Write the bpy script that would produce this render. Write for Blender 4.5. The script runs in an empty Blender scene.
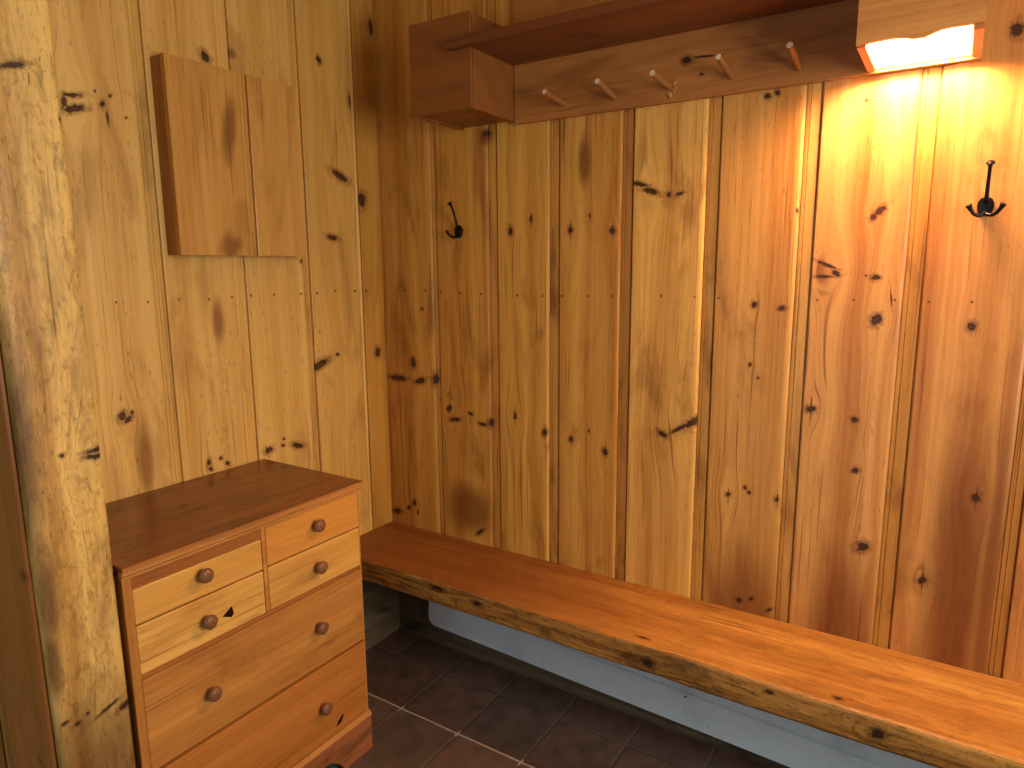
import bpy, bmesh, math, random
from mathutils import Vector, Matrix, noise
random.seed(7)
C = bpy.context.scene.collection
PI = math.pi

# ------------------------------------------------------------------ knots and nail heads of the panelling
# (across, height, radius along, radius across, turn, has a dark check above and below)
KB = [(0.031,0.502,0.0247,0.0125,0.17,0), (0.093,0.529,0.0112,0.0081,0.48,0), (0.123,0.555,0.015,0.0101,1.35,0), (0.14,0.519,0.0093,0.0051,1.45,0), (0.308,0.954,0.0128,0.0096,0.32,1), (0.335,0.917,0.0301,0.0083,0.12,0), (0.409,0.946,0.0127,0.0062,-0.28,0), (0.46,0.914,0.0213,0.0076,-0.08,0), (0.497,0.924,0.017,0.0137,1.25,0), (0.441,0.499,0.0245,0.008,0.66,0), (0.6,0.96,0.0126,0.0074,1.51,1), (0.72,0.916,0.0138,0.0111,-1.52,1), (0.82,0.905,0.0101,0.0091,0.78,1), (0.886,0.942,0.0085,0.0037,1.54,0), (0.945,0.879,0.0125,0.0112,-1.44,1), (0.191,1.321,0.0077,0.0066,0.16,0), (0.141,1.117,0.0225,0.0131,-1.4,0), (0.065,1.051,0.0462,0.0126,-0.01,0), (0.17,1.048,0.0299,0.013,0.25,0), (0.247,1.062,0.0233,0.0187,1.25,0), (0.313,0.962,0.0096,0.0074,0.32,0), (0.587,1.591,0.0165,0.0104,1.54,1), (0.667,1.627,0.0096,0.0068,-1.52,1), (0.813,1.585,0.0131,0.0107,1.16,1), (0.881,1.627,0.006,0.0041,-1.55,1), (0.957,1.579,0.0117,0.0113,-0.57,1), (0.497,1.914,0.0165,0.0127,-0.2,0), (1.044,1.711,0.0316,0.0074,-0.29,0), (1.079,1.689,0.0314,0.0097,-0.35,0), (1.133,1.676,0.0086,0.0073,-1.21,0), (1.167,1.676,0.0141,0.0057,0.4,0), (1.395,1.91,0.0102,0.0083,-0.67,0), (1.419,1.915,0.0089,0.0072,-0.63,0), (1.487,1.612,0.0078,0.004,-1.5,0), (1.389,1.363,0.0102,0.0098,-1.02,0), (1.462,1.356,0.0104,0.0078,0.04,0), (1.386,1.196,0.0054,0.005,0.3,0), (1.41,1.16,0.0042,0.004,1.21,0), (1.136,0.964,0.0198,0.0098,-0.47,0), (1.191,0.989,0.0421,0.0071,0.59,0), (1.236,1.016,0.0412,0.0124,0.6,0), (1.551,1.086,0.0139,0.0097,0.16,1), (1.342,0.808,0.0086,0.0074,0.68,1), (1.389,0.836,0.0063,0.0054,1.07,0), (1.402,0.824,0.0068,0.006,1.14,0), (1.479,0.816,0.0077,0.0064,0.59,1), (1.389,0.485,0.0106,0.0082,0.74,0), (1.424,0.5,0.0083,0.0065,1.06,0), (1.476,0.478,0.0127,0.0055,0.66,0), (1.68,1.602,0.018,0.0098,0.85,0), (1.667,1.588,0.0106,0.0087,0.58,0), (1.567,1.471,0.0296,0.0043,-0.41,0), (1.56,1.441,0.0264,0.0042,-0.0,0), (1.59,1.45,0.0127,0.0074,-0.59,0), (1.682,1.439,0.0109,0.0076,0.17,0), (1.69,1.332,0.0178,0.0145,1.09,0), (1.66,1.443,0.0025,0.0023,-1.16,0), (1.72,1.389,0.0201,0.002,-1.43,0), (1.894,1.323,0.0133,0.011,-1.41,0), (1.63,1.869,0.006,0.0048,-0.9,0), (1.919,1.978,0.0176,0.0133,-1.51,1), (1.659,1.069,0.0097,0.0081,0.24,0), (1.671,0.932,0.0099,0.0083,0.42,0), (1.704,0.725,0.0193,0.0157,0.53,0), (1.939,0.905,0.0116,0.0099,1.28,1), (1.845,0.665,0.0131,0.0108,1.02,1), (0.112,1.389,0.005,0.0038,0.12,0), (0.209,1.39,0.0048,0.0037,0.13,0), (0.284,1.383,0.0046,0.0036,0.04,0), (0.371,1.383,0.0044,0.0036,0.12,0), (0.462,1.381,0.0043,0.0034,0.05,0), (0.534,1.378,0.0042,0.0034,0.06,0), (0.613,1.378,0.004,0.0034,0.09,0), (0.711,1.377,0.0038,0.0033,0.11,0), (0.786,1.379,0.0037,0.0032,0.0,0), (0.877,1.38,0.0035,0.0032,0.17,0), (0.962,1.381,0.0033,0.0031,0.02,0), (1.119,1.384,0.0031,0.0029,-0.22,0), (1.22,1.383,0.0029,0.0028,-0.38,0), (1.29,1.381,0.0028,0.0028,0.04,0), (1.549,1.38,0.0026,0.0024,-1.31,0), (1.636,1.382,0.0026,0.0023,-1.55,0), (1.729,1.383,0.0025,0.0021,-1.32,0), (1.801,1.38,0.0024,0.0021,-1.25,0), (1.889,1.381,0.0024,0.002,-1.32,0)]
KL = [(-1.059,1.895,0.0258,0.0062,0.19,0), (-1.058,1.863,0.0312,0.0102,0.29,0), (-1.079,1.875,0.0164,0.0085,1.38,0), (-1.003,1.915,0.0037,0.0027,0.87,0), (-0.967,1.91,0.0058,0.0042,0.81,0), (-0.988,1.887,0.0104,0.008,0.99,0), (-0.979,1.857,0.0186,0.0038,-1.56,0), (-0.931,1.864,0.0044,0.0033,0.72,0), (-0.688,2.069,0.0198,0.0149,-0.89,0), (-0.887,2.049,0.0108,0.0073,1.11,0), (-0.264,2.16,0.015,0.0111,-1.34,0), (-0.125,2.053,0.0263,0.014,-1.47,1), (-0.009,2.331,0.0291,0.0129,-1.45,0), (-0.194,1.793,0.0444,0.0148,-0.41,0), (-0.093,1.719,0.0301,0.0216,-1.52,1), (-0.244,1.58,0.0291,0.0112,-0.14,0), (-0.044,1.153,0.0215,0.0155,1.53,1), (-0.332,1.139,0.0534,0.0162,0.35,0), (-0.248,1.168,0.0097,0.0074,-0.17,0), (-0.38,1.495,0.0157,0.007,-0.38,0), (-0.567,0.885,0.0203,0.0117,0.15,0), (-0.51,0.888,0.0075,0.006,-0.47,0), (-0.505,0.91,0.0062,0.005,-0.46,0), (-0.449,0.874,0.0284,0.0116,-0.36,0), (-0.783,0.897,0.0116,0.007,1.08,0), (-0.778,0.875,0.0089,0.0072,-0.65,0), (-0.742,0.901,0.0072,0.0062,-0.68,0), (-0.72,0.879,0.0093,0.0068,-0.47,0), (-1.021,1.086,0.0159,0.0122,1.22,0), (-0.994,1.091,0.0061,0.0052,-1.31,0), (-1.007,1.075,0.0158,0.0085,0.63,0), (-1.006,1.39,0.0027,0.0026,0.74,0), (-0.921,1.386,0.0029,0.0026,0.52,0), (-0.831,1.389,0.003,0.0028,0.36,0), (-0.738,1.386,0.0032,0.003,0.36,0), (-0.66,1.389,0.0034,0.003,0.1,0), (-0.593,1.39,0.0036,0.0031,0.06,0), (-0.506,1.391,0.0038,0.0032,0.06,0), (-0.397,1.389,0.0042,0.0034,0.04,0), (-0.327,1.389,0.0045,0.0034,0.01,0), (-0.245,1.394,0.0047,0.0036,0.03,0), (-0.148,1.39,0.005,0.0037,0.05,0), (-0.092,1.389,0.0052,0.0037,-0.02,0)]


# ------------------------------------------------------------------ object helpers
def obj(name, bm, mats, parent=None, smooth=False, loc=None):
    me = bpy.data.meshes.new(name)
    bmesh.ops.recalc_face_normals(bm, faces=bm.faces[:])
    bm.to_mesh(me); bm.free()
    for m in (mats if isinstance(mats, (list, tuple)) else [mats]):
        me.materials.append(m)
    if smooth:
        for p in me.polygons: p.use_smooth = True
    o = bpy.data.objects.new(name, me); C.objects.link(o)
    if parent is not None: o.parent = parent
    if loc is not None: o.location = loc
    return o

def empty(name, loc):
    o = bpy.data.objects.new(name, None); C.objects.link(o)
    o.location = loc; o.empty_display_size = .05
    return o

def tag(o, label, cat, group=None):
    o['label'] = label; o['category'] = cat
    if group: o['group'] = group
    return o

def box(bm, x0, x1, y0, y1, z0, z1, bev=0.0, seg=2):
    vs = [bm.verts.new((x, y, z)) for x in (x0, x1) for y in (y0, y1) for z in (z0, z1)]
    fs = []
    for idx in ((0,1,3,2), (4,6,7,5), (0,4,5,1), (2,3,7,6), (0,2,6,4), (1,5,7,3)):
        fs.append(bm.faces.new([vs[i] for i in idx]))
    if bev > 0:
        es = {e for f in fs for e in f.edges}
        bmesh.ops.bevel(bm, geom=list(es), offset=bev, segments=seg, profile=.5, affect='EDGES')
    return bm

def prism(bm, pts, axis, a0, a1):
    """extrude a closed 2-D outline (list of (p,q)) along axis from a0 to a1"""
    def P(p, q, a):
        return {'x': (a, p, q), 'y': (p, a, q), 'z': (p, q, a)}[axis]
    A = [bm.verts.new(P(p, q, a0)) for p, q in pts]
    B = [bm.verts.new(P(p, q, a1)) for p, q in pts]
    n = len(pts); fs = []
    for i in range(n):
        fs.append(bm.faces.new((A[i], A[(i+1) % n], B[(i+1) % n], B[i])))
    fs.append(bm.faces.new(A)); fs.append(bm.faces.new(B[::-1]))
    return fs

def tube(bm, pts, radii, n=10, caps=True, flat=None):
    """a tapering tube along a polyline; flat = (direction, factor) squashes the section"""
    rings = []
    pts = [Vector(p) for p in pts]
    up0 = Vector((0, 0, 1))
    prev = None
    for i, p in enumerate(pts):
        t = (pts[min(i+1, len(pts)-1)] - pts[max(i-1, 0)]).normalized()
        if prev is None:
            a = up0 if abs(t.dot(up0)) < .95 else Vector((1, 0, 0))
            u = t.cross(a).normalized()
        else:
            u = (prev - t*prev.dot(t)).normalized()
        v = t.cross(u); prev = u
        ring = []
        for k in range(n):
            d = u*math.cos(2*PI*k/n) + v*math.sin(2*PI*k/n)
            d = d*radii[i]
            if flat: d = d - flat[0]*(d.dot(flat[0])*(1-flat[1]))
            ring.append(bm.verts.new(p + d))
        rings.append(ring)
    for a, b in zip(rings, rings[1:]):
        for k in range(n):
            bm.faces.new((a[k], a[(k+1) % n], b[(k+1) % n], b[k]))
    if caps:
        bm.faces.new(rings[0][::-1]); bm.faces.new(rings[-1])
    return rings

def lathe(bm, prof, origin, axis, n=20):
    """prof = [(distance along axis, radius)]"""
    axis = Vector(axis).normalized(); o = Vector(origin)
    pts = [o + axis*d for d, r in prof]
    a = Vector((0, 0, 1)) if abs(axis.z) < .9 else Vector((1, 0, 0))
    u = axis.cross(a).normalized(); v = axis.cross(u)
    rings = []
    for (d, r), p in zip(prof, pts):
        rings.append([bm.verts.new(p + u*(r*math.cos(2*PI*k/n)) + v*(r*math.sin(2*PI*k/n))) for k in range(n)])
    for A, B in zip(rings, rings[1:]):
        for k in range(n):
            bm.faces.new((A[k], A[(k+1) % n], B[(k+1) % n], B[k]))
    bm.faces.new(rings[0][::-1]); bm.faces.new(rings[-1])

# ------------------------------------------------------------------ materials
def lin(c):
    return tuple(((v/255)/12.92 if v/255 <= .04045 else ((v/255+.055)/1.055)**2.4) for v in c) + (1,)

class G:
    """small node builder"""
    def __init__(self, tree): self.t = tree; self.n = tree.nodes; self.l = tree.links
    def set(self, sock, v):
        if isinstance(v, bpy.types.NodeSocket): self.l.new(v, sock)
        elif v is not None: sock.default_value = v
    def m(self, op, a, b=None, c=None, clamp=False):
        n = self.n.new('ShaderNodeMath'); n.operation = op; n.use_clamp = clamp
        self.set(n.inputs[0], a)
        if b is not None: self.set(n.inputs[1], b)
        if c is not None: self.set(n.inputs[2], c)
        return n.outputs[0]
    def xyz(self, x, y, z):
        n = self.n.new('ShaderNodeCombineXYZ')
        for i, v in enumerate((x, y, z)): self.set(n.inputs[i], v)
        return n.outputs[0]
    def noise(self, vec, detail=2., rough=.5, scale=1., dist=0.):
        n = self.n.new('ShaderNodeTexNoise'); self.set(n.inputs['Vector'], vec)
        n.inputs['Scale'].default_value = scale; n.inputs['Detail'].default_value = detail
        n.inputs['Roughness'].default_value = rough; n.inputs['Distortion'].default_value = dist
        return n.outputs['Fac']
    def step(self, v, lo, hi, a=0., b=1.):
        n = self.n.new('ShaderNodeMapRange'); n.interpolation_type = 'SMOOTHSTEP'
        self.set(n.inputs[0], v); self.set(n.inputs[1], lo); self.set(n.inputs[2], hi)
        self.set(n.inputs[3], a); self.set(n.inputs[4], b)
        return n.outputs[0]
    def mix(self, f, a, b):
        n = self.n.new('ShaderNodeMix'); n.data_type = 'RGBA'
        self.set(n.inputs[0], f); self.set(n.inputs[6], a); self.set(n.inputs[7], b)
        return n.outputs[2]

def sock(tree, name, io, typ='NodeSocketFloat', default=None):
    s = tree.interface.new_socket(name, in_out=io, socket_type=typ)
    if default is not None: s.default_value = default
    return s

def make_knot_group():
    t = bpy.data.node_groups.new('knot', 'ShaderNodeTree')
    for nm in ('U', 'V', 'CU', 'CV', 'RU', 'RV', 'Turn', 'Q', 'Warp', 'N'): sock(t, nm, 'INPUT')
    for nm in ('Q', 'Warp'): sock(t, nm, 'OUTPUT')
    gi = t.nodes.new('NodeGroupInput'); go = t.nodes.new('NodeGroupOutput'); g = G(t); I = gi.outputs
    du = g.m('SUBTRACT', I['U'], I['CU']); dv = g.m('SUBTRACT', I['V'], I['CV'])
    c = g.m('COSINE', I['Turn']); s = g.m('SINE', I['Turn'])
    a = g.m('ADD', g.m('MULTIPLY', du, c), g.m('MULTIPLY', dv, s))
    b = g.m('SUBTRACT', g.m('MULTIPLY', dv, c), g.m('MULTIPLY', du, s))
    a = g.m('DIVIDE', a, I['RU']); b = g.m('DIVIDE', b, I['RV'])
    q = g.m('SQRT', g.m('ADD', g.m('MULTIPLY', a, a), g.m('MULTIPLY', b, b)))
    q = g.m('MULTIPLY', q, g.m('MULTIPLY_ADD', I['N'], 1.7, .15))
    g.set(go.inputs['Q'], g.m('MINIMUM', q, I['Q']))
    # the grain bends round the knot
    rm = g.m('MAXIMUM', I['RU'], I['RV'])
    r1 = g.m('DIVIDE', du, g.m('MULTIPLY', rm, 2.2)); r2 = g.m('DIVIDE', dv, g.m('MULTIPLY', rm, 4.5))
    e = g.m('POWER', 2.718, g.m('MULTIPLY', g.m('ADD', g.m('MULTIPLY', r1, r1), g.m('MULTIPLY', r2, r2)), -1.))
    g.set(go.inputs['Warp'], g.m('ADD', I['Warp'], g.m('MULTIPLY', g.m('MULTIPLY', du, e), -.7)))
    return t

def make_pine_group():
    t = bpy.data.node_groups.new('pine', 'ShaderNodeTree')
    for nm in ('U', 'V', 'Seed', 'Q', 'StainOrShade', 'Warp', 'Flecks', 'Blotch', 'Contrast', 'Rough', 'Wave', 'Swirl'): sock(t, nm, 'INPUT')
    for nm in ('Light', 'Dark', 'Red', 'Knot'): sock(t, nm, 'INPUT', 'NodeSocketColor')
    sock(t, 'BSDF', 'OUTPUT', 'NodeSocketShader')
    gi = t.nodes.new('NodeGroupInput'); go = t.nodes.new('NodeGroupOutput'); g = G(t); I = gi.outputs
    U, V, S = I['U'], I['V'], I['Seed']
    wob = g.noise(g.xyz(g.m('MULTIPLY', U, 5.), g.m('MULTIPLY', V, 1.3), S), 2.)
    Uw = g.m('ADD', g.m('ADD', U, I['Warp']), g.m('MULTIPLY', wob, .010))
    So = g.m('MULTIPLY', S, 3.7)
    broad = g.noise(g.xyz(g.m('MULTIPLY_ADD', Uw, 16., So), g.m('MULTIPLY', V, .28), S), 3., .55)
    streak = g.noise(g.xyz(g.m('MULTIPLY_ADD', Uw, 95., So), g.m('MULTIPLY', V, 1.6), S), 4., .6)
    fine = g.noise(g.xyz(g.m('MULTIPLY_ADD', Uw, 420., So), g.m('MULTIPLY', V, 9.), S), 3., .6)
    rn = g.noise(g.xyz(g.m('MULTIPLY_ADD', Uw, 7., So), g.m('MULTIPLY', V, .55), g.m('ADD', S, 5.)), 2.)
    ring = g.m('SINE', g.m('MULTIPLY_ADD', Uw, 330., g.m('MULTIPLY', rn, 38.)))
    blot = g.noise(g.xyz(g.m('MULTIPLY_ADD', U, 9., So), g.m('MULTIPLY', V, 2.6), g.m('ADD', S, 9.)), 4., .6, 1., .6)
    fl = g.noise(g.xyz(g.m('MULTIPLY_ADD', Uw, 240., So), g.m('MULTIPLY', V, 34.), S), 2., .5)
    flm = g.noise(g.xyz(g.m('MULTIPLY_ADD', U, 11., So), g.m('MULTIPLY', V, 3.), g.m('ADD', S, 2.)), 2.)
    f = g.m('MULTIPLY_ADD', g.m('SUBTRACT', broad, .5), 1.8, .5)
    f = g.m('MULTIPLY_ADD', g.m('SUBTRACT', streak, .5), .75, f)
    f = g.m('MULTIPLY_ADD', g.m('SUBTRACT', fine, .5), .65, f)
    f = g.m('MULTIPLY_ADD', ring, .016, f)
    f = g.m('MULTIPLY_ADD', g.m('SUBTRACT', f, .5), I['Contrast'], .5, clamp=True)
    col = g.mix(f, I['Light'], I['Dark'])
    col = g.mix(g.m('MULTIPLY', g.step(blot, .5, .72), I['Blotch']), col, I['Red'])
    ln = g.noise(g.xyz(g.m('MULTIPLY_ADD', Uw, 130., So), g.m('MULTIPLY', V, 1.9), g.m('ADD', S, 14.)), 3., .55)
    lnm = g.noise(g.xyz(g.m('MULTIPLY_ADD', U, 8., So), g.m('MULTIPLY', V, 1.4), g.m('ADD', S, 21.)), 2.)
    col = g.mix(g.m('MULTIPLY', g.m('MULTIPLY', g.step(ln, .56, .68), g.step(lnm, .42, .6)), g.m('MULTIPLY', I['Contrast'], .55)), col, I['Red'])
    sw = g.noise(g.xyz(g.m('MULTIPLY_ADD', U, 24., So), g.m('MULTIPLY', V, 8.), g.m('ADD', S, 31.)), 5., .62, 1., 1.6)
    sw2 = g.noise(g.xyz(g.m('MULTIPLY_ADD', U, 60., So), g.m('MULTIPLY', V, 22.), g.m('ADD', S, 35.)), 3., .6, 1., 2.5)
    swf = g.m('ADD', g.step(sw, .48, .66, 0., .75), g.step(sw2, .54, .64, 0., .7), None, True)
    col = g.mix(g.m('MULTIPLY', swf, I['Swirl']), col, I['Red'])
    col = g.mix(g.m('MULTIPLY', g.step(g.m('MULTIPLY', I['StainOrShade'], g.m('MULTIPLY_ADD', blot, 1.1, .45)), 1.4, .35), .76), col, I['Red'])
    flk = g.m('MULTIPLY', g.m('MULTIPLY', g.step(fl, .635, .72), g.step(flm, .38, .6)), I['Flecks'])
    col = g.mix(g.m('MULTIPLY', flk, .75), col, I['Red'])
    halo = g.step(I['Q'], 2.3, .9, 0., .6)
    col = g.mix(halo, col, I['Red'])
    core = g.step(I['Q'], 1.15, .7, 0., .93)
    kn = g.noise(g.xyz(g.m('MULTIPLY', U, 210.), g.m('MULTIPLY', V, 210.), S), 3., .6)
    heart = g.m('MULTIPLY', g.step(I['Q'], .75, .3), g.step(kn, .40, .66, .08, .5))
    kc = g.mix(heart, I['Knot'], I['Red'])
    col = g.mix(core, col, kc)
    p = t.nodes.new('ShaderNodeBsdfPrincipled')
    g.set(p.inputs['Base Color'], col)
    g.set(p.inputs['Roughness'], g.m('ADD', I['Rough'], g.m('MULTIPLY', g.m('SUBTRACT', streak, .5), .16)))
    p.inputs['Specular IOR Level'].default_value = .3
    wav = g.noise(g.xyz(g.m('MULTIPLY', U, 26.), g.m('MULTIPLY', V, 5.), S), 2.)
    h = g.m('MULTIPLY_ADD', streak, .0005, g.m('MULTIPLY', wav, I['Wave']))
    h = g.m('MULTIPLY_ADD', core, -.0006, h)
    b = t.nodes.new('ShaderNodeBump'); b.inputs['Strength'].default_value = .8; b.inputs['Distance'].default_value = 1.
    g.set(b.inputs['Height'], h); g.l.new(b.outputs[0], p.inputs['Normal'])
    g.set(go.inputs['BSDF'], p.outputs[0])
    return t

KNOT = make_knot_group(); PINE = make_pine_group()
HONEY = dict(light=(226, 188, 114), dark=(188, 140, 68), red=(116, 68, 32))
AMBER = dict(light=(214, 168, 90), dark=(168, 112, 48), red=(104, 54, 20))

def pine(name, along='z', across=(('x', 1.), ('y', .8)), light=None, dark=None, red=None, knot=(40, 20, 14), seed=0.,
         knots=(), flecks=.8, blotch=.4, contrast=1., rough=.34, wave=.0012, stain_or_shade=(), swirl=0.):
    m = bpy.data.materials.new(name); m.use_nodes = True
    t = m.node_tree; t.nodes.clear(); g = G(t)
    tc = t.nodes.new('ShaderNodeTexCoord'); sp = t.nodes.new('ShaderNodeSeparateXYZ')
    t.links.new(tc.outputs['Object'], sp.inputs[0])
    ax = {'x': sp.outputs[0], 'y': sp.outputs[1], 'z': sp.outputs[2]}
    V = ax[along]
    U = g.m('ADD', g.m('MULTIPLY', ax[across[0][0]], across[0][1]), g.m('MULTIPLY', ax[across[1][0]], across[1][1]))
    Q, W = 9., 0.
    if knots:
        N = g.noise(g.xyz(g.m('MULTIPLY', U, 95.), g.m('MULTIPLY', V, 95.), seed), 3., .6)
        for (cu, cv, ru, rv, turn, tail) in knots:
            ru, rv = ru*.82, rv*.82
            todo = [(cu, cv, ru, rv, turn)]
            if tail and ru < .0125: todo.append((cu + .001, cv, .0016, max(ru, rv)*2.3, 0.))
            for (a, b, c, d, e) in todo:
                n = t.nodes.new('ShaderNodeGroup'); n.node_tree = KNOT
                for nm, v in zip(('U', 'V', 'CU', 'CV', 'RU', 'RV', 'Turn', 'Q', 'Warp', 'N'), (U, V, a, b, c, d, e, Q, W, N)):
                    g.set(n.inputs[nm], v)
                Q, W = n.outputs['Q'], n.outputs['Warp']
    SQ = 9.
    for (cu, cv, ru, rv, turn) in stain_or_shade:
        n = t.nodes.new('ShaderNodeGroup'); n.node_tree = KNOT
        for nm, v in zip(('U', 'V', 'CU', 'CV', 'RU', 'RV', 'Turn', 'Q', 'Warp', 'N'), (U, V, cu, cv, ru, rv, turn, SQ, 0., .5)):
            g.set(n.inputs[nm], v)
        SQ = n.outputs['Q']
    n = t.nodes.new('ShaderNodeGroup'); n.node_tree = PINE
    for nm, v in dict(U=U, V=V, Seed=float(seed), Q=Q, StainOrShade=SQ, Warp=W, Flecks=flecks, Blotch=blotch, Contrast=contrast, Rough=rough, Wave=wave, Swirl=swirl).items():
        g.set(n.inputs[nm], v)
    n.inputs['Light'].default_value = lin(light); n.inputs['Dark'].default_value = lin(dark)
    n.inputs['Red'].default_value = lin(red); n.inputs['Knot'].default_value = lin(knot)
    out = t.nodes.new('ShaderNodeOutputMaterial'); t.links.new(n.outputs[0], out.inputs[0])
    return m

def plain(name, col, rough=.5, metal=0., spec=.5, emit=None, noise_amt=0., nscale=40., bump=0.):
    m = bpy.data.materials.new(name); m.use_nodes = True
    t = m.node_tree; p = t.nodes['Principled BSDF']; g = G(t)
    p.inputs['Base Color'].default_value = lin(col); p.inputs['Roughness'].default_value = rough
    p.inputs['Metallic'].default_value = metal; p.inputs['Specular IOR Level'].default_value = spec
    if emit:
        p.inputs['Emission Color'].default_value = emit[0] + (1,); p.inputs['Emission Strength'].default_value = emit[1]
    if noise_amt or bump:
        tc = t.nodes.new('ShaderNodeTexCoord')
        nz = g.noise(tc.outputs['Object'], 4., .6, nscale)
        if noise_amt:
            c2 = tuple(v*(1-noise_amt) for v in col)
            g.set(p.inputs['Base Color'], g.mix(g.step(nz, .35, .7), lin(col), lin(c2)))
        if bump:
            b = t.nodes.new('ShaderNodeBump'); b.inputs['Distance'].default_value = bump; b.inputs['Strength'].default_value = .7
            g.set(b.inputs['Height'], nz); g.l.new(b.outputs[0], p.inputs['Normal'])
    return m

EMIT, DAY, TOP_FILL, FRONT_FILL, AMB, EXPO = 1300., 50., 5., 12., .05, 0.

# ------------------------------------------------------------------ the panelled walls
ZTOP = 2.62
def panel_profile(joints, start, end):
    """joints = [(strip start, strip end)] -> points (along, depth below the face) and which board each stretch belongs to"""
    pts, board = [(start, 0.)], []
    for i, (s, e) in enumerate(joints):
        for p in ((s-.014, 0.), (s-.007, .0008), (s-.001, .0034), (s+.0008, .0066), (s+.0028, .0040),
                  (s+.010, .0034), (s+.0115, .0056), (s+.013, .0034), (e-.0045, .0042), (e-.0025, .0095), (e, .0095), (e+.0006, .0010), (e+.003, 0.)):
            pts.append(p); board.append(i if p[0] <= e else i+1)
    pts.append((end, 0.)); board.append(len(joints))
    return pts, board

def panelled_wall(name, joints, start, end, place, mats, thick=.05, strip=False, plain_joints=()):
    pts, board = panel_profile(joints, start, end)
    bm = bmesh.new()
    zs = [0., ZTOP]
    rows = [[bm.verts.new(place(u, d, z)) for u, d in pts] for z in zs]
    for k in range(len(pts)-1):
        f = bm.faces.new((rows[0][k], rows[0][k+1], rows[1][k+1], rows[1][k])); f.material_index = board[k]
        if strip and board[k] not in plain_joints and any(s <= (pts[k][0]+pts[k+1][0])/2 <= e for s, e in joints): f.material_index = len(mats)-1-(board[k] % 2)
    bk = [[bm.verts.new(place(u, thick, z)) for u in (start, end)] for z in zs]
    bm.faces.new((bk[0][0], bk[1][0], bk[1][1], bk[0][1]))
    bm.faces.new((rows[0][0], rows[1][0], bk[1][0], bk[0][0]))
    bm.faces.new((rows[0][-1], bk[0][1], bk[1][1], rows[1][-1]))
    bm.faces.new(rows[1] + [bk[1][1], bk[1][0]]); bm.faces.new(rows[0][::-1] + [bk[0][0], bk[0][1]])
    o = obj(name, bm, mats); o['kind'] = 'structure'
    return o

BJ = [(.247, .272), (.497, .535), (.735, .774), (.985, 1.023), (1.24, 1.279), (1.491, 1.531), (1.745, 1.787), (2.003, 2.034),
      (2.255, 2.293), (2.505, 2.543), (2.755, 2.793), (3.005, 3.043)]
BE = [0.] + [e for s, e in BJ] + [3.3]
back_mats = []
# stained wood and heartwood: (across, height, half width, half height, turn)
SB = [(1.66, .42, .10, .30, 0.), (1.92, .60, .075, .52, 0.), (1.985, .6, .022, .6, 0.), (.86, 1.79, .02, .07, 0.), (.49, 1.9, .03, .03, 0.), (1.40, .40, .13, .26, 0.), (.40, .58, .1, .1, 0.)]
SL = [(-.714, 1.32, .022, .07, 0.), (-.97, .95, .025, .12, 0.), (-.875, 2.07, .022, .035, 0.), (-.60, 2.1, .02, .02, 0.)]
tint = [(.96, .92, .82), (.97, .93, .82), (1, .98, .88), (.98, .94, .86), (1.04, 1.02, 1.0), (1.0, .96, .96), (1.0, .92, .96), (.96, .86, .88), (.95, .83, .84), (1, .95, 1), (1, 1, 1), (1, .95, .95), (1, 1, 1)]
def tinted(d, k):
    return {a: tuple(min(255, v*c) for v, c in zip(col, k)) for a, col in d.items()}
for i in range(len(BJ)+1):
    kn = [k for k in KB if BE[i] <= k[0] < BE[i+1]]
    back_mats.append(pine('back_board', 'z', (('x', 1.), ('y', .5)), seed=i*1.37+.4, knots=kn, stain_or_shade=[k for k in SB if BE[i] <= k[0] < BE[i+1]], flecks=.55, blotch=.5,
                          contrast=1.2, rough=.40, wave=.0014, **tinted(AMBER, tint[i])))
bead = lambda s: pine('bead_strip', 'z', (('x', 1.), ('y', .5)), seed=s*7.7, flecks=.3, blotch=.7, contrast=1.1, rough=.42, **tinted(AMBER, (.84, .73, .62) if s == 1 else (.92, .84, .74)))
panelled_wall('wall_back', BJ, 0., 3.3, lambda u, d, z: (u, d, z), back_mats + [bead(1), bead(2)], strip=True, plain_joints=(0, 1, 5))

LJ = [(-2.98, -2.94), (-2.72, -2.68), (-2.46, -2.42), (-2.20, -2.16), (-1.94, -1.90), (-1.68, -1.64), (-1.42, -1.38), (-1.155, -1.12),
      (-.899, -.867), (-.646, -.606), (-.379, -.351), (-.122, -.105)]
LE = [-3.3] + [e for s, e in LJ] + [.05]
left_mats = []
for i in range(len(LJ)+1):
    kn = [k for k in KL if LE[i] <= k[0] < LE[i+1]]
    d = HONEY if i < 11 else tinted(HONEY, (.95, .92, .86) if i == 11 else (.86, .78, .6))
    left_mats.append(pine('left_board', 'z', (('y', 1.), ('x', .5)), seed=i*1.91+20, knots=kn, stain_or_shade=[k for k in SL if LE[i] <= k[0] < LE[i+1]], flecks=1.0, blotch=.35,
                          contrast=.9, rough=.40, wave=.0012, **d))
lbead = lambda s: pine('pale_bead', 'z', (('y', 1.), ('x', .5)), seed=s*5.3, flecks=.3, blotch=.4, rough=.42, **tinted(HONEY, (1.03, 1.03, 1.03) if s == 1 else (.95, .93, .88)))
panelled_wall('wall_left', LJ, -3.3, 0., lambda u, d, z: (-d, u, z), left_mats + [lbead(1), lbead(2)], strip=True)

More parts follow.
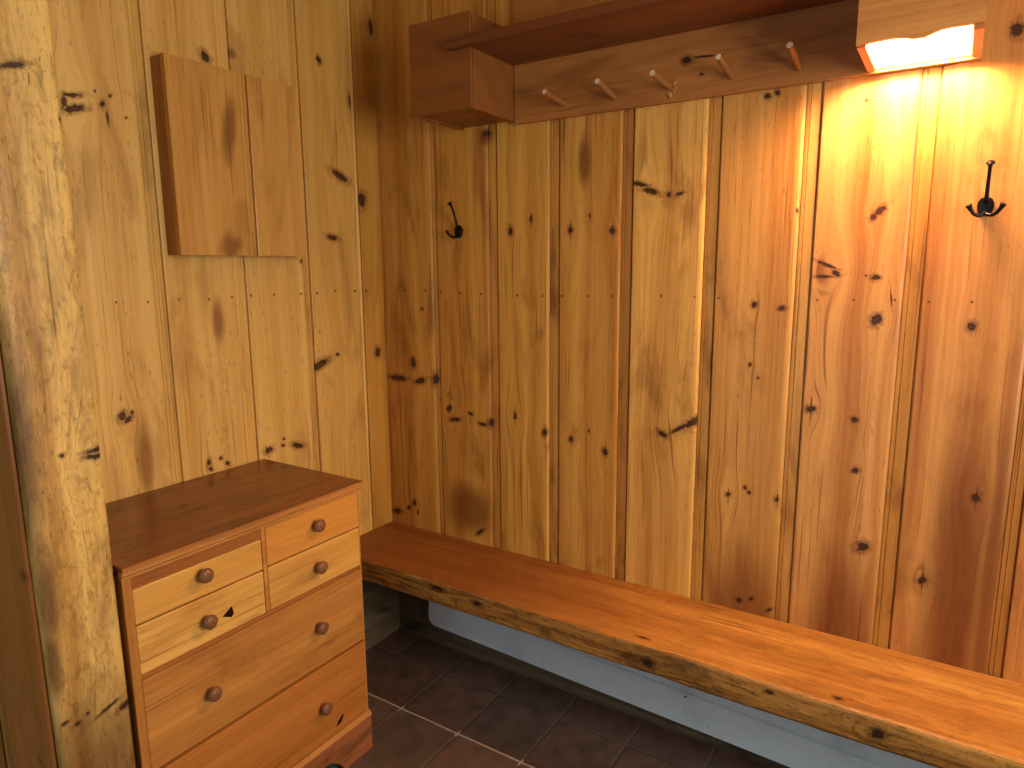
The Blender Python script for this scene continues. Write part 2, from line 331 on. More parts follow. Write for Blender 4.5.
# ------------------------------------------------------------------ floor and ceiling
def tile_material():
    m = bpy.data.materials.new('quarry_tile'); m.use_nodes = True
    t = m.node_tree; p = t.nodes['Principled BSDF']; g = G(t)
    tc = t.nodes.new('ShaderNodeTexCoord'); sp = t.nodes.new('ShaderNodeSeparateXYZ')
    t.links.new(tc.outputs['Object'], sp.inputs[0])
    T = .2385
    wob = g.m('MULTIPLY', g.m('SUBTRACT', g.noise(tc.outputs['Object'], 2., .5, 9.), .5), .004)
    u = g.m('DIVIDE', g.m('ADD', g.m('ADD', sp.outputs[0], -.1585 + 10*T), wob), T)
    v = g.m('DIVIDE', g.m('ADD', g.m('ADD', sp.outputs[1], .171 + 20*T), wob), T)
    fu, fv = g.m('FRACT', u), g.m('FRACT', v)
    du = g.m('MINIMUM', fu, g.m('SUBTRACT', 1., fu)); dv = g.m('MINIMUM', fv, g.m('SUBTRACT', 1., fv))
    d = g.m('MINIMUM', du, dv)
    idc = g.xyz(g.m('FLOOR', u), g.m('FLOOR', v), 3.3)
    wn = t.nodes.new('ShaderNodeTexWhiteNoise'); t.links.new(idc, wn.inputs['Vector'])
    nz = g.noise(tc.outputs['Object'], 5., .6, 14.)
    big = g.noise(tc.outputs['Object'], 2., .5, 3.)
    base = g.mix(wn.outputs['Value'], lin((100, 72, 62)), lin((84, 68, 58)))
    base = g.mix(g.step(nz, .35, .75), base, lin((64, 50, 43)))
    gro = g.mix(g.step(big, .4, .6), lin((60, 52, 45)), lin((84, 74, 64)))
    worn = g.step(g.m('ABSOLUTE', g.m('ADD', sp.outputs[1], .4095)), .016, .012)      # one joint rubbed pale
    gro = g.mix(worn, gro, lin((158, 138, 124)))
    gm = g.step(d, .017, .009)
    g.set(p.inputs['Base Color'], g.mix(gm, base, gro))
    g.set(p.inputs['Roughness'], g.m('ADD', g.m('MULTIPLY', gm, .35), g.m('MULTIPLY_ADD', nz, .2, .36)))
    b = t.nodes.new('ShaderNodeBump'); b.inputs['Distance'].default_value = 1.; b.inputs['Strength'].default_value = .6
    g.set(b.inputs['Height'], g.m('ADD', g.m('MULTIPLY', g.step(d, .006, .03), .003), g.m('MULTIPLY', nz, .0008)))
    g.l.new(b.outputs[0], p.inputs['Normal'])
    return m
bm = bmesh.new(); box(bm, -.05, 3.3, -3.3, .05, -.06, 0.)
obj('floor', bm, tile_material())['kind'] = 'structure'
bm = bmesh.new(); box(bm, -.05, 3.3, -3.3, .05, ZTOP, ZTOP+.05)
obj('ceiling', bm, pine('ceiling_board', 'x', (('y', 1.), ('z', .5)), seed=77, **HONEY))['kind'] = 'structure'

# the low board that closes the wall to the floor under the bench
base_mat = pine('grimy_board', 'x', (('z', 1.), ('y', .6)), seed=60, light=(104, 94, 76), dark=(74, 66, 52), red=(38, 34, 28), blotch=.9, rough=.5)
bm = bmesh.new()
prism(bm, [(0., 0.), (-.030, 0.), (-.030, .012), (-.022, .02), (-.018, .26), (-.012, .27), (0., .27)], 'x', .041, 2.8)
obj('baseboard_back', bm, base_mat)['kind'] = 'structure'

# ------------------------------------------------------------------ hewn timber post
def post_material():
    m = pine('hewn_timber', 'z', (('y', 1.), ('x', 1.)), seed=3.1, light=(226, 190, 112), dark=(176, 132, 66), red=(74, 38, 18), knot=(44, 24, 16), contrast=1.2,
             swirl=.42, flecks=1.2, blotch=.4, rough=.42, wave=.004, knots=POST_KNOTS, stain_or_shade=[(-.935, .22, .22, .42, 0.), (-.935, .30, .30, .33, .1), (-.99, 1.16, .03, .2, 0.), (-.98, .85, .025, .12, 0.), (-.985, .72, .02, .1, 0.)])
    return m
PX0, PX1, PY0, PY1 = .222, .440, -1.431, -1.2885
# knots are given on the front face: U = y + PX1
def pk(y, z, a, b, t=0.): return (y + PX1, z, a, b, t, 0)
POST_KNOTS = [pk(-1.298, 1.120, .026, .006, .1), pk(-1.302, 1.107, .026, .006, -.1), pk(-1.363, 1.123, .005, .005), pk(-1.364, 1.826, .024, .006, .3),
              pk(-1.374, .583, .004, .004), pk(-1.394, .572, .006, .005, .5), pk(-1.417, .586, .009, .004, .3), pk(-1.300, .560, .020, .007, .4),
              pk(-1.336, .572, .026, .004, .35)]
bm = bmesh.new()
N, NZ = 40, 90
cx, cy, hx, hy = (PX0+PX1)/2, (PY0+PY1)/2, (PX1-PX0)/2, (PY1-PY0)/2
rings = []
for j in range(NZ+1):
    z = ZTOP*j/NZ
    ring = []
    for k in range(N):
        a = 2*PI*(k+.5)/N
        ca, sa = math.cos(a), math.sin(a)
        e = 2/13.
        x = hx*math.copysign(abs(ca)**e, ca); y = hy*math.copysign(abs(sa)**e, sa)
        r = 1 - .010*(noise.noise(Vector((x*7, y*7, z*2.2))) + .6*noise.noise(Vector((x*20+4, y*20, z*9))))
        ring.append(bm.verts.new((x*r, y*r, z)))
    rings.append(ring)
for A, B in zip(rings, rings[1:]):
    for k in range(N):
        bm.faces.new((A[k], A[(k+1) % N], B[(k+1) % N], B[k]))
bm.faces.new(rings[0][::-1]); bm.faces.new(rings[-1])
for v in bm.verts: v.co.x += cx; v.co.y += cy
post = obj('timber_post', bm, post_material(), smooth=True)
tag(post, 'pale hand-hewn timber post standing left of the chest of drawers', 'post')

bm = bmesh.new(); box(bm, .226, .4215, -1.4405, -1.4325, 0., ZTOP, .002)  # thin brown board over the post's left face
obj('trim_1', bm, pine('brown_board', 'z', (('x', 1.), ('y', 1.)), seed=31, light=(146, 92, 48), dark=(114, 68, 33), red=(66, 36, 18), contrast=.8,
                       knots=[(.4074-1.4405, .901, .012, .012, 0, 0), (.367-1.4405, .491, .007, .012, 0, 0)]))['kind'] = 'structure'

# ------------------------------------------------------------------ bench
def worn_plank(name, x0, x1, y0, y1, z0, z1, mat, parent, amp=.004, nx=160):
    """a thick board with a wavering front arris"""
    bm = bmesh.new()
    sec = [(y1, z0), (y1, z1), (y0+.10, z1), (y0+.03, z1), (y0+.008, z1-.0008), (y0+.002, z1-.004), (y0, z1-.010), (y0, z1-.03), (y0, z0+.03), (y0+.001, z0+.008), (y0+.006, z0), (y0+.1, z0)]
    rings = []
    for i in range(nx+1):
        x = x0 + (x1-x0)*i/nx
        ring = []
        for k, (y, z) in enumerate(sec):
            w = 1. if 4 <= k <= 10 else 0.
            dy = amp*w*(noise.noise(Vector((x*3, z*9, 1.3))) + .5*noise.noise(Vector((x*17, z*30, 4.))))
            dz = amp*.7*noise.noise(Vector((x*6, k*.2, 9.))) if 7 < k < 11 else 0.
            ring.append(bm.verts.new((x, y+dy, z+dz)))
        rings.append(ring)
    n = len(sec)
    for A, B in zip(rings, rings[1:]):
        for k in range(n):
            f = bm.faces.new((A[k], A[(k+1) % n], B[(k+1) % n], B[k]))
            f.material_index = 1 if 5 <= k <= 10 else 0
    bm.faces.new(rings[0]); bm.faces.new(rings[-1][::-1])
    return obj(name, bm, mat, parent)
bench = empty('bench', (1.4, -.165, 0))
tag(bench, 'long plank bench with a worn front edge along the back wall', 'bench')
def at(parent, o):                       # geometry is written in room coordinates; hang it under its thing without moving it
    o.parent = parent
    o.matrix_parent_inverse = Matrix.Translation(-parent.location)
    return o
seat_top = pine('bench_top', 'x', (('y', 1.), ('z', 1.)), seed=41, light=(210, 150, 70), dark=(166, 104, 42), red=(100, 50, 20), swirl=.32, contrast=1.5, flecks=1.1, blotch=.5, rough=.44, wave=.0008,
                stain_or_shade=[(.29, .05, .5, .75, 0.), (.29, .35, .5, .8, .05)], knots=[(-.292+.45, 1.205, .006, .02, 0, 0), (-.30+.45, 1.70, .008, .012, 0, 0)])  # left half toned darker: falloff of the lamp light painted into the seat
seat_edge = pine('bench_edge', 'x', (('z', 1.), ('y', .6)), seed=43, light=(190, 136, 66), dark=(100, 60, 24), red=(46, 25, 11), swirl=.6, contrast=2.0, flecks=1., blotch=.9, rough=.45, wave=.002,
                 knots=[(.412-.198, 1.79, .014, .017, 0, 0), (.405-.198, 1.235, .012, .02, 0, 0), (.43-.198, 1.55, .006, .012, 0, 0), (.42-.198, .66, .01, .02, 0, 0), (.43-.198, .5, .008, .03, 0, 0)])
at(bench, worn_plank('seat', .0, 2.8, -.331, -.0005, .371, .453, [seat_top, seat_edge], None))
bm = bmesh.new(); box(bm, .0, .04, -.325, -.002, 0., .3705, .002)
at(bench, obj('end_support', bm, pine('grimy_support', 'y', (('z', 1.), ('x', 1.)), seed=44, light=(116, 98, 76), dark=(86, 72, 54), red=(54, 44, 32), blotch=.8, rough=.5)))
bm = bmesh.new(); box(bm, 2.75, 2.79, -.325, -.031, 0., .3705, .002)
at(bench, obj('end_support', bm, bpy.data.materials['grimy_support']))

# ------------------------------------------------------------------ blue-grey panel under the bench
def blue_material():
    m = bpy.data.materials.new('blue_grey_paint'); m.use_nodes = True
    t = m.node_tree; p = t.nodes['Principled BSDF']; g = G(t)
    tc = t.nodes.new('ShaderNodeTexCoord')
    chips = g.noise(tc.outputs['Object'], 3., .6, 55.)
    where = g.noise(tc.outputs['Object'], 2., .5, 3.2)
    grime = g.noise(tc.outputs['Object'], 4., .6, 8.)
    c = g.mix(g.step(grime, .45, .8), lin((196, 214, 228)), lin((176, 194, 206)))
    g.set(p.inputs['Base Color'], g.mix(g.m('MULTIPLY', g.step(chips, .66, .70), g.step(where, .5, .62)), c, lin((52, 56, 56))))
    p.inputs['Roughness'].default_value = .42
    return m
def round_outline(x0, x1, z0, z1, r, n=8):
    pts = [(x1, z1), (x0, z1)]
    for k in range(n+1):
        a = PI + PI/2*k/n
        pts.append((x0+r+r*math.cos(a), z0+r+r*math.sin(a)))
    pts.append((x1, z0))
    return pts
BLUE = blue_material()
bm = bmesh.new()
prism(bm, round_outline(0., 2.3, 0., .113, .026), 'y', -.054, -.032)
prism(bm, [(0.002, .1142), (2.3, .1142), (2.3, .24), (0.002, .24)], 'y', -.0525, -.032)
bmesh.ops.bevel(bm, geom=[e for e in bm.edges if all(v.co.y < -.05 for v in e.verts)], offset=.003, segments=2, affect='EDGES')
panel = obj('painted_panel', bm, BLUE, loc=(.222, 0, .093))
panel.rotation_euler = (0, math.radians(2.35), 0)
tag(panel, 'pale blue-grey painted panel with small dark chips along the wall beneath the bench', 'panel')

# ------------------------------------------------------------------ chest of drawers
DX, DYL, DYR = .437, -1.279, -.600
chest = empty('chest_of_drawers', (.22, -.94, 0))
tag(chest, 'pine chest of six drawers with round wooden knobs and a dark stained top', 'chest of drawers')
side_mat = pine('chest_carcass', 'z', (('y', 1.), ('x', 1.)), seed=50, light=(190, 130, 62), dark=(150, 96, 42), red=(92, 50, 22), rough=.38)
rail_mat = pine('chest_rail', 'y', (('z', 1.), ('x', 1.)), seed=51, light=(164, 104, 50), dark=(126, 72, 32), red=(76, 38, 18), rough=.4)
edge_mat = pine('chest_moulding', 'y', (('z', 1.), ('x', 1.)), seed=52, light=(198, 138, 70), dark=(152, 94, 44), red=(100, 54, 24), rough=.42, contrast=1.2)
top_mat = pine('chest_top', 'y', (('x', 1.), ('z', 1.)), seed=53, light=(134, 78, 40), dark=(104, 58, 29), red=(66, 34, 17), rough=.24, contrast=.9, blotch=.5, wave=.0006,
               knots=[(.20+.862, -1.0, .003, .03, .12, 0), (.245+.862, -.985, .003, .035, .1, 0)])
bm = bmesh.new()
box(bm, .006, DX-.001, DYL, DYL+.018, 0.0, .838)                    # sides
box(bm, .006, DX-.001, DYR-.006, DYR, 0.0, .838)
box(bm, .006, .018, DYL+.018, DYR-.006, .05, .838)                  # back
for z0, z1 in ((.803, .831), (.590, .603), (.358, .366), (.10, .1265)):
    box(bm, .02, DX-.012, DYL+.018, DYR-.006, z0, z1)
at(chest, obj('carcass', bm, side_mat))
bm = bmesh.new(); box(bm, DX-.012, DX-.004, DYL+.018, DYR-.006, .5905, .6025); box(bm, DX-.012, DX-.001, DYL+.018, -.9365, .8035, .831)
at(chest, obj('rail', bm, rail_mat))
bm = bmesh.new(); box(bm, DX-.02, DX+.0005, -.9362, -.9255, .6025, .831, .001)
at(chest, obj('stile', bm, edge_mat))
bm = bmesh.new()
box(bm, .002, .449, -1.2825, -.589, .850, .862, .0025)
o = at(chest, obj('top', bm, [top_mat]))
bm = bmesh.new()
prism(bm, [(DX-.01, .8315), (.4405, .8315), (.4405, .837), (.4455, .8415), (.4455, .8498), (DX-.01, .8498)], 'y', -1.281, -.592)
box(bm, .4488, .4505, -1.282, -.5895, .8515, .8605, .0006)
at(chest, obj('moulding', bm, edge_mat))
knob_mat = pine('knob_wood', 'x', (('y', 1.), ('z', 1.)), seed=57, light=(134, 88, 60), dark=(102, 64, 42), red=(70, 40, 26), rough=.28, contrast=.6, flecks=.2, blotch=.2, wave=0.)
hole_mat = plain('bare_hole', (30, 14, 8), .9, spec=.1)
def knob(parent, y, z):
    bm = bmesh.new()
    lathe(bm, [(0, .0095), (.004, .0085), (.010, .0085), (.014, .0125), (.018, .0165), (.022, .0178), (.026, .0165), (.0295, .011), (.031, .004)], (DX+.0005, y, z), (1, 0, 0), 28)
    o = obj('knob', bm, knob_mat, smooth=True); o.parent = parent
def drawer(y0, y1, z0, z1, mat, knobs, hole=None):
    bm = bmesh.new()
    g_ = .0015
    box(bm, DX-.016, DX+.001, y0+g_, y1-g_, z0+g_, z1-g_, .0028)
    for f in bm.faces: pass
    box(bm, .05, DX-.0165, y0+.012, y1-.012, z0+.012, z1-.02)
    o = at(chest, obj('drawer', bm, mat))
    for y, z in knobs: knob(o, y, z)
    if hole:
        bm = bmesh.new(); prism(bm, hole, 'x', DX-.004, DX+.0014)
        h = obj('keyhole', bm, hole_mat); h.parent = o
        h['label'] = 'dark broken keyhole'
small = dict(light=(216, 166, 86), dark=(182, 126, 56), red=(124, 70, 30))
large = dict(light=(190, 132, 64), dark=(148, 92, 40), red=(100, 50, 22))
S = lambda i, d: pine('drawer_front', 'y', (('z', 1.), ('x', 1.)), seed=i*2.3+5, rough=.36, contrast=1.1, flecks=.6, blotch=.4, wave=.0008, **d)
drawer(-1.262, -.9365, .7195, .8035, S(70, small), [(-1.104, .7775)])
drawer(-1.262, -.9365, .6025, .7185, S(71, small), [(-1.104, .662)], [(-1.060, .6485), (-1.033, .665), (-1.029, .6435), (-1.037, .637), (-1.047, .6425)])
drawer(-.9255, -.604, .7225, .831, S(72, tinted(small, (.96, .88, .8))), [(-.7655, .785)])
drawer(-.9255, -.604, .6025, .7215, S(73, small), [(-.7665, .6645)])
drawer(-1.262, -.604,   .3655, .591, S(74, large), [(-1.1085, .4795), (-.776, .489)])
drawer(-1.262, -.604, .1265, .3585, S(75, tinted(large, (.96, .88, .80))), [(-1.1085, .2395), (-.7785, .2425)], [(-.733, .149), (-.721, .164), (-.702, .175), (-.7025, .166), (-.713, .152)])
# plinth with an arched foot
arch = [(-1.281, 0.), (-1.281, .111), (-.5985, .111), (-.5985, 0.), (-.708, 0.)]
for k in range(9):                                   # bracket curve up to the arch
    a = k/8
    arch.append((-.712 - .075*a, .058*math.sin(a*PI/2)**.8))
arch += [(-.86, .064), (-1.02, .064)]
for k in range(9):
    a = 1-k/8
    arch.append((-1.171 + .075*a, .058*math.sin(a*PI/2)**.8))
arch.append((-1.175, 0.))
bm = bmesh.new(); prism(bm, [(p, q) for p, q in arch], 'x', DX-.004, .4455)
at(chest, obj('plinth', bm, pine('plinth_wood', 'y', (('z', 1.), ('x', 1.)), seed=58, light=(168, 102, 60), dark=(118, 66, 38), red=(74, 42, 28), contrast=1.2, blotch=.8, rough=.42)))
bm = bmesh.new(); prism(bm, [(DX-.004, .1115), (.4475, .1115), (.4475, .1155), (.443, .121), (.4385, .126), (DX-.004, .126)], 'y', -1.2825, -.597)
at(chest, obj('base_moulding', bm, edge_mat))

# a dark green cloth under the arch of the chest
bm = bmesh.new()
bmesh.ops.create_icosphere(bm, subdivisions=4, radius=1.)
for v in bm.verts:
    n1 = noise.noise(v.co*2.1 + Vector((3, 1, 7))); n2 = noise.noise(v.co*5.3)
    r = 1 + .22*n1 + .1*n2
    v.co = Vector((v.co.x*.040*r, v.co.y*.105*r, max(-.022, v.co.z*.03*r)))
cloth = obj('cloth', bm, plain('green_cloth', (38, 74, 66), .9, noise_amt=.4, nscale=60, bump=.004), smooth=True, loc=(.418, -.83, .0225))
tag(cloth, 'small dark green crumpled cloth tucked under the arched base of the chest', 'cloth')

# ------------------------------------------------------------------ boxed-in panel on the left wall
cab = empty('wall_box', (.0, -.635, 1.5125))
tag(cab, 'shallow boarded wooden box fixed to the left wall above the chest', 'box')
CY0, CY1, CZ0, CZ1, CXF = -.8535, -.4165, 1.5125, 2.031, .066
face_mats = [pine('box_face', 'z', (('y', 1.), ('x', .7)), seed=s, light=(210, 162, 88), dark=(174, 122, 58), red=(112, 66, 30), blotch=.35, flecks=.6, rough=.36, stain_or_shade=k)
             for s, k in ((90, [(-.672+.046, 1.87, .022, .09, -.15), (-.693+.046, 1.538, .045, .028, .5), (-.70+.046, 1.535, .03, .05, 0.)]), (93, []))]
pts, board = panel_profile([(-.6305, -.6035)], CY0, CY1)
bm = bmesh.new()
R0 = [bm.verts.new((CXF - d, y, CZ0)) for y, d in pts]; R1 = [bm.verts.new((CXF - d, y, CZ1)) for y, d in pts]
for k in range(len(pts)-1):
    bm.faces.new((R0[k], R0[k+1], R1[k+1], R1[k])).material_index = board[k]
b0 = [bm.verts.new((CXF-.018, y, CZ0)) for y in (CY0, CY1)]; b1 = [bm.verts.new((CXF-.018, y, CZ1)) for y in (CY0, CY1)]
bm.faces.new((b0[0], b1[0], b1[1], b0[1])); bm.faces.new((R0[0], R1[0], b1[0], b0[0])); bm.faces.new((R0[-1], b0[1], b1[1], R1[-1]))
bm.faces.new(R1 + [b1[1], b1[0]]); bm.faces.new(R0[::-1] + [b0[0], b0[1]])
at(cab, obj('front_panel', bm, face_mats))
bm = bmesh.new()
box(bm, .0, CXF-.0185, CY0+.001, CY0+.017, CZ0+.001, CZ1-.001); box(bm, .0, CXF-.0185, CY1-.017, CY1-.001, CZ0+.001, CZ1-.001)
box(bm, .0, CXF-.0185, CY0+.017, CY1-.017, CZ0+.001, CZ0+.017); box(bm, .0, CXF-.0185, CY0+.017, CY1-.017, CZ1-.017, CZ1-.001)
at(cab, obj('frame', bm, pine('box_frame', 'z', (('y', 1.), ('x', 1.)), seed=95, light=(176, 122, 60), dark=(130, 84, 38), red=(84, 48, 22))))

# ------------------------------------------------------------------ coat rack with shelf and pegs
rack = empty('coat_rack', (1.1, -.02, 1.925))
tag(rack, 'red-brown wooden coat rack with shelf, five pegs and a boxed left end', 'coat rack')
stain = dict(light=(140, 86, 42), dark=(110, 64, 28), red=(68, 36, 16))
bd = pine('rack_board', 'x', (('z', 1.), ('y', .8)), seed=101, light=(188, 126, 66), dark=(146, 90, 43), red=(88, 46, 20), rough=.4, contrast=.9, blotch=.5, flecks=.4,
          knots=[(2.028-.016, 1.180, .011, .015, 0, 0), (2.030-.016, 1.230, .003, .035, .06, 0), (1.985-.016, 1.224, .004, .006, 0, 0)])
bm = bmesh.new(); box(bm, .6185, 1.86, -.02, -.0003, 1.925, 2.34, .0015)
at(rack, obj('backboard', bm, bd))
bm = bmesh.new()
sh = [(.618, -.0205), (.618, -.2515), (.537, -.2515), (.537, -.274), (1.6295, -.274), (1.6295, -.0205)]
prism(bm, sh, 'z', 2.1005, 2.1265)
bmesh.ops.bevel(bm, geom=[e for e in bm.edges if all(v.co.y < -.25 for v in e.verts)], offset=.002, segments=2, affect='EDGES')
at(rack, obj('shelf', bm, pine('rack_shelf', 'x', (('y', 1.), ('z', 1.)), seed=103, rough=.4, light=(128, 74, 40), dark=(102, 56, 28), red=(66, 34, 16), blotch=.5, flecks=.3)))
bx = empty('end_box', (0, 0, 0)); bpy.data.objects.remove(bx)
bm = bmesh.new()
box(bm, .385, .617, -.2505, -.2425, 1.934, 2.2, .0025)            # front
box(bm, .599, .6165, -.2385, -.0003, 1.934, 2.2, .002)              # right side
box(bm, .3855, .403, -.2385, -.0003, 1.934, 2.2, .002)              # left side
box(bm, .4035, .5985, -.232, -.0003, 1.940, 1.955)                # bottom
box(bm, .4035, .5985, -.232, -.0003, 2.180, 2.196)                # top
at(rack, obj('end_box', bm, pine('rack_box', 'x', (('z', 1.), ('y', .9)), seed=105, rough=.42, contrast=.7, blotch=.35, flecks=.2, **stain)))
dowel = pine('peg_dowel', 'y', (('x', 1.), ('z', 1.)), seed=107, light=(158, 106, 60), dark=(124, 78, 40), red=(92, 52, 28), flecks=.3, blotch=.2)
cut = plain('peg_end_grain', (226, 208, 170), .6, noise_amt=.15, nscale=200)
for (x0, z0, x1, z1) in ((.800, 1.963, .788, 1.980), (.966, 1.960, .959, 1.985), (1.133, 1.966, 1.1215, 1.982), (1.3055, 1.967, 1.2975, 1.994), (1.473, 1.963, 1.4685, 1.993)):
    bm = bmesh.new()
    a, b = Vector((x0, -.0195, z0)), Vector((x1, -.121, z1))
    d = (b-a).normalized()
    tube(bm, [a, b - d*.002, b], [.0086, .0086, .0078], n=16)
    for f in bm.faces:
        if f.calc_center_median().y < -.119 and len(f.verts) > 4: f.material_index = 1
    at(rack, obj('peg', bm, [dowel, cut]))
# torn fibres at the root of the middle peg
bm = bmesh.new()
for (dx, dz, l, an) in ((.012, .006, .012, .6), (.014, -.004, .009, -.4), (-.004, -.016, .012, -1.2), (.004, -.018, .016, -1.6), (.010, -.012, .010, -.9)):
    p = Vector((1.135+dx, -.0205, 1.966+dz)); q = p + Vector((math.cos(an)*l, -.004, math.sin(an)*l))
    tube(bm, [p, (p+q)/2 + Vector((0, -.001, 0)), q], [.0032, .0026, .0008], n=6)
o = at(rack, obj('splinters', bm, plain('torn_wood', (196, 140, 88), .8))); o['label'] = 'pale torn fibres'

# ------------------------------------------------------------------ lamp at the right end of the rack
lamp = empty('wall_lamp', (1.745, -.14, 1.93))
tag(lamp, 'wooden box lamp glowing at the right end of the coat rack', 'lamp')
lm = pine('lamp_wood', 'x', (('z', 1.), ('y', .8)), seed=111, light=(206, 146, 84), dark=(164, 104, 52), red=(110, 60, 28), contrast=1.1, rough=.38, blotch=.4, flecks=.4)
lm2 = pine('lamp_side', 'z', (('y', 1.), ('x', .8)), seed=113, light=(200, 128, 70), dark=(160, 96, 48), red=(110, 60, 28), rough=.38)
LX0, LX1, LY0 = 1.6305, 1.858, -.252
bm = bmesh.new()
low = [(LX0, 1.933), (LX0+.03, 1.934), (LX0+.07, 1.935), (LX0+.09, 1.932), (LX0+.105, 1.928), (LX0+.125, 1.928), (LX0+.14, 1.932), (LX0+.155, 1.937), (LX0+.175, 1.938), (LX1, 1.938)]
prism(bm, low + [(LX1, 2.2), (LX0, 2.2)], 'y', LY0, LY0+.014)
at(lamp, obj('valance', bm, lm))
for x in (LX0, LX1-.018):
    bm = bmesh.new(); box(bm, x, x+.018, LY0+.0145, -.0205, 1.931, 2.2, .001)
    at(lamp, obj('side_panel', bm, lm2))
bm = bmesh.new(); box(bm, LX0+.0185, LX1-.0185, LY0+.0145, -.0205, 2.15, 2.165)
at(lamp, obj('top_panel', bm, lm2))
white = plain('white_liner', (244, 238, 228), .6)
bm = bmesh.new()
box(bm, LX0+.0188, LX1-.0188, -.0245, -.0212, 1.9345, 2.1495); box(bm, LX0+.0188, LX1-.0188, LY0+.0145, LY0+.0165, 1.945, 2.1495)
box(bm, LX0+.0188, LX0+.0205, LY0+.017, -.025, 1.9345, 2.1495); box(bm, LX1-.0205, LX1-.0188, LY0+.017, -.025, 1.9345, 2.1495)
o = at(lamp, obj('liner', bm, white)); o['label'] = 'white lamp interior'
opal = plain('glowing_bulb', (255, 240, 220), .4, emit=((1., .585, .33), EMIT))
for x in (1.705, 1.785):
    bm = bmesh.new()
    lathe(bm, [(0, .012), (.018, .012), (.030, .018), (.045, .024), (.058, .0235), (.068, .017), (.073, .006)], (x, -.066, 2.034), (0, 0, -1), 20)
    o = at(lamp, obj('bulb', bm, opal, smooth=True))
    bm = bmesh.new(); lathe(bm, [(0, .018), (.114, .018), (.117, .0125), (.119, .0125)], (x, -.066, 2.152), (0, 0, -1), 16)
    at(lamp, obj('socket', bm, white))
edge_glow = plain('lit_edge_glow', (130, 44, 18), .6, emit=((1., .13, .03), .62))  # lamplight on the side panels' wooden lower edges, added as emission
for x in (LX0+.0005, LX1-.0175):
    bm = bmesh.new(); box(bm, x, x+.017, LY0+.016, -.0215, 1.9292, 1.9308)
    o = at(lamp, obj('lit_edge', bm, edge_glow)); o['label'] = 'lamp-lit lower edge of the side, given its own glow'

# ------------------------------------------------------------------ iron hooks
iron = plain('black_iron', (22, 20, 20), .38, metal=.6, noise_amt=.4, nscale=120, bump=.0006)
def make_hook(loc, label):
    h = empty('coat_hook', loc); tag(h, label, 'hook', 'iron hooks on the back wall')
    # plate: a rounded shield, narrower at the foot
    out = []
    for k in range(28):
        a = 2*PI*k/28
        c, s = math.cos(a), math.sin(a)
        w = .0165 if s > 0 else .0165 - .004*(-s)
        out.append((w*math.copysign(abs(c)**.75, c), .004 + (.0205 if s > 0 else .0225)*math.copysign(abs(s)**(.95 if s > 0 else .6), s)))
    bm = bmesh.new(); fs = prism(bm, out, 'y', -.006, 0.)
    bmesh.ops.bevel(bm, geom=[e for e in bm.edges if all(v.co.y < -.005 for v in e.verts)], offset=.002, segments=2, affect='EDGES')
    for z in (.017, -.011):
        lathe(bm, [(0, .004), (.0015, .0038), (.0025, .0022)], (0, -.006, z), (0, -1, 0), 12)
    obj('plate', bm, iron, h, smooth=False)
    bm = bmesh.new()
    P = [(0, -.008, .012), (0, -.012, .022), (0, -.017, .036), (0, -.023, .052), (0, -.031, .070), (0, -.041, .086), (0, -.047, .0925), (0, -.050, .0955)]
    tube(bm, P, [.0050, .0048, .0043, .0040, .0040, .0042, .0062, .0094], n=12)
    obj('upper_prong', bm, iron, h, smooth=True)
    for s in (-1, 1):
        bm = bmesh.new()
        Q = [(0, -.009, -.012), (.006*s, -.013, -.0165), (.014*s, -.018, -.0175), (.022*s, -.022, -.013), (.028*s, -.026, -.004), (.032*s, -.028, .004), (.0335*s, -.029, .0065)]
        tube(bm, Q, [.0042, .0042, .0042, .0042, .0046, .0066, .0074], n=12)
        obj('lower_prong', bm, iron, h, smooth=True)
    return h
make_hook((.372, 0, 1.594), 'black iron three-pronged hook below the boxed end of the coat rack')
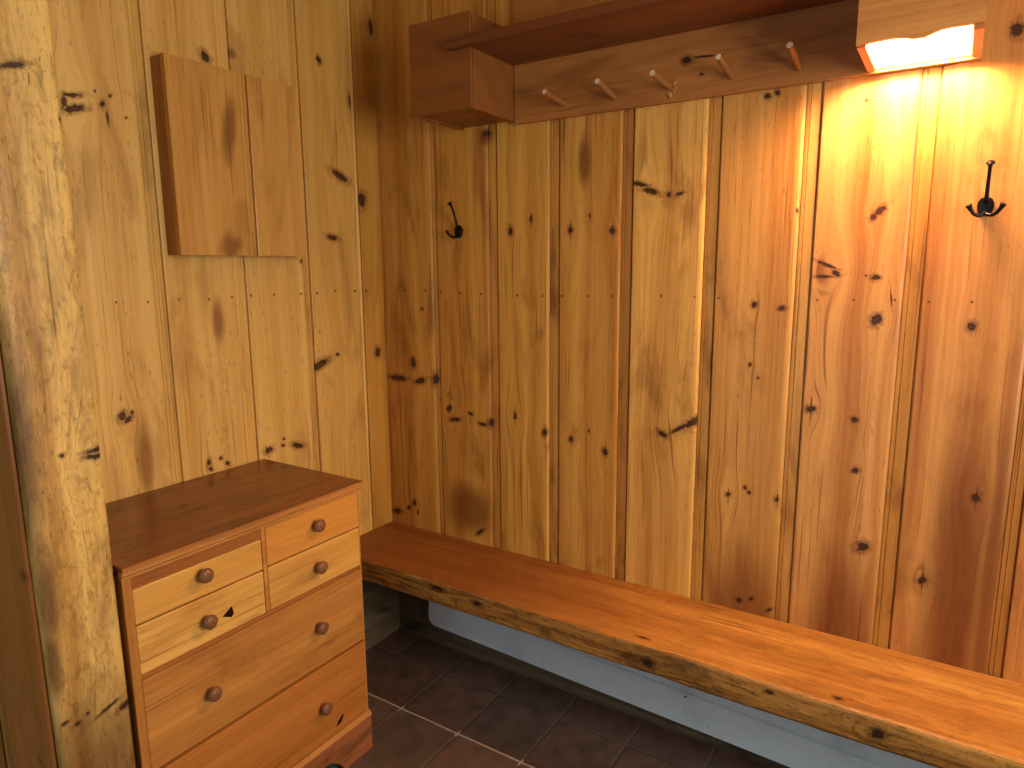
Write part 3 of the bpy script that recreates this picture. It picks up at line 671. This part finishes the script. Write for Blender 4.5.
make_hook((1.8955, 0, 1.598), 'black iron three-pronged hook on the brightly lit boards under the lamp')

# ------------------------------------------------------------------ light
def area(name, loc, target, size, size_y, power, col):
    l = bpy.data.lights.new(name, 'AREA'); l.shape = 'RECTANGLE'; l.size = size; l.size_y = size_y
    l.energy = power; l.color = col
    o = bpy.data.objects.new(name, l); C.objects.link(o); o.location = loc
    o.rotation_euler = (Vector(target) - Vector(loc)).to_track_quat('-Z', 'Y').to_euler()
    return o
area('window_daylight', (3.25, -1.2, 1.5), (0., -.95, 1.0), 1.0, 1.2, DAY, (1., .93, .78))
area('front_fill', (1.3, -3.25, 1.15), (1.0, 0, .7), 1.3, 1.9, FRONT_FILL, (.92, .97, 1.))  # unseen cool fill added behind the camera to lift the under-bench panel
area('overhead_fill', (2.5, -1.35, 2.55), (.9, -.9, .3), .7, .7, TOP_FILL, (1., .84, .62))  # unseen overhead fill added to brighten the floor and bench top
w = bpy.data.worlds.new('world'); bpy.context.scene.world = w; w.use_nodes = True
w.node_tree.nodes['Background'].inputs[0].default_value = (.80, .92, 1., 1); w.node_tree.nodes['Background'].inputs[1].default_value = AMB

# ------------------------------------------------------------------ camera
cam = bpy.data.cameras.new('camera'); co = bpy.data.objects.new('camera', cam); C.objects.link(co)
yaw, pit, rol = -.573049, .170036, -.008118
fw = Vector((math.sin(yaw)*math.cos(pit), math.cos(yaw)*math.cos(pit), -math.sin(pit)))
rt = Vector((math.cos(yaw), -math.sin(yaw), 0)); up = rt.cross(fw)
r2 = rt*math.cos(rol) + up*math.sin(rol); u2 = up*math.cos(rol) - rt*math.sin(rol)
M = Matrix((r2, u2, -fw)).transposed().to_4x4(); M.translation = Vector((1.84951, -1.95473, 1.47165))
co.matrix_world = M
cam.sensor_width = 36.; cam.lens = 679.6/1024*36; cam.clip_start = .02
sc = bpy.context.scene; sc.camera = co
sc.view_settings.view_transform = 'Standard'; sc.view_settings.look = 'None'
sc.view_settings.gamma = 1.; sc.view_settings.use_curve_mapping = False; sc.view_settings.exposure = EXPO
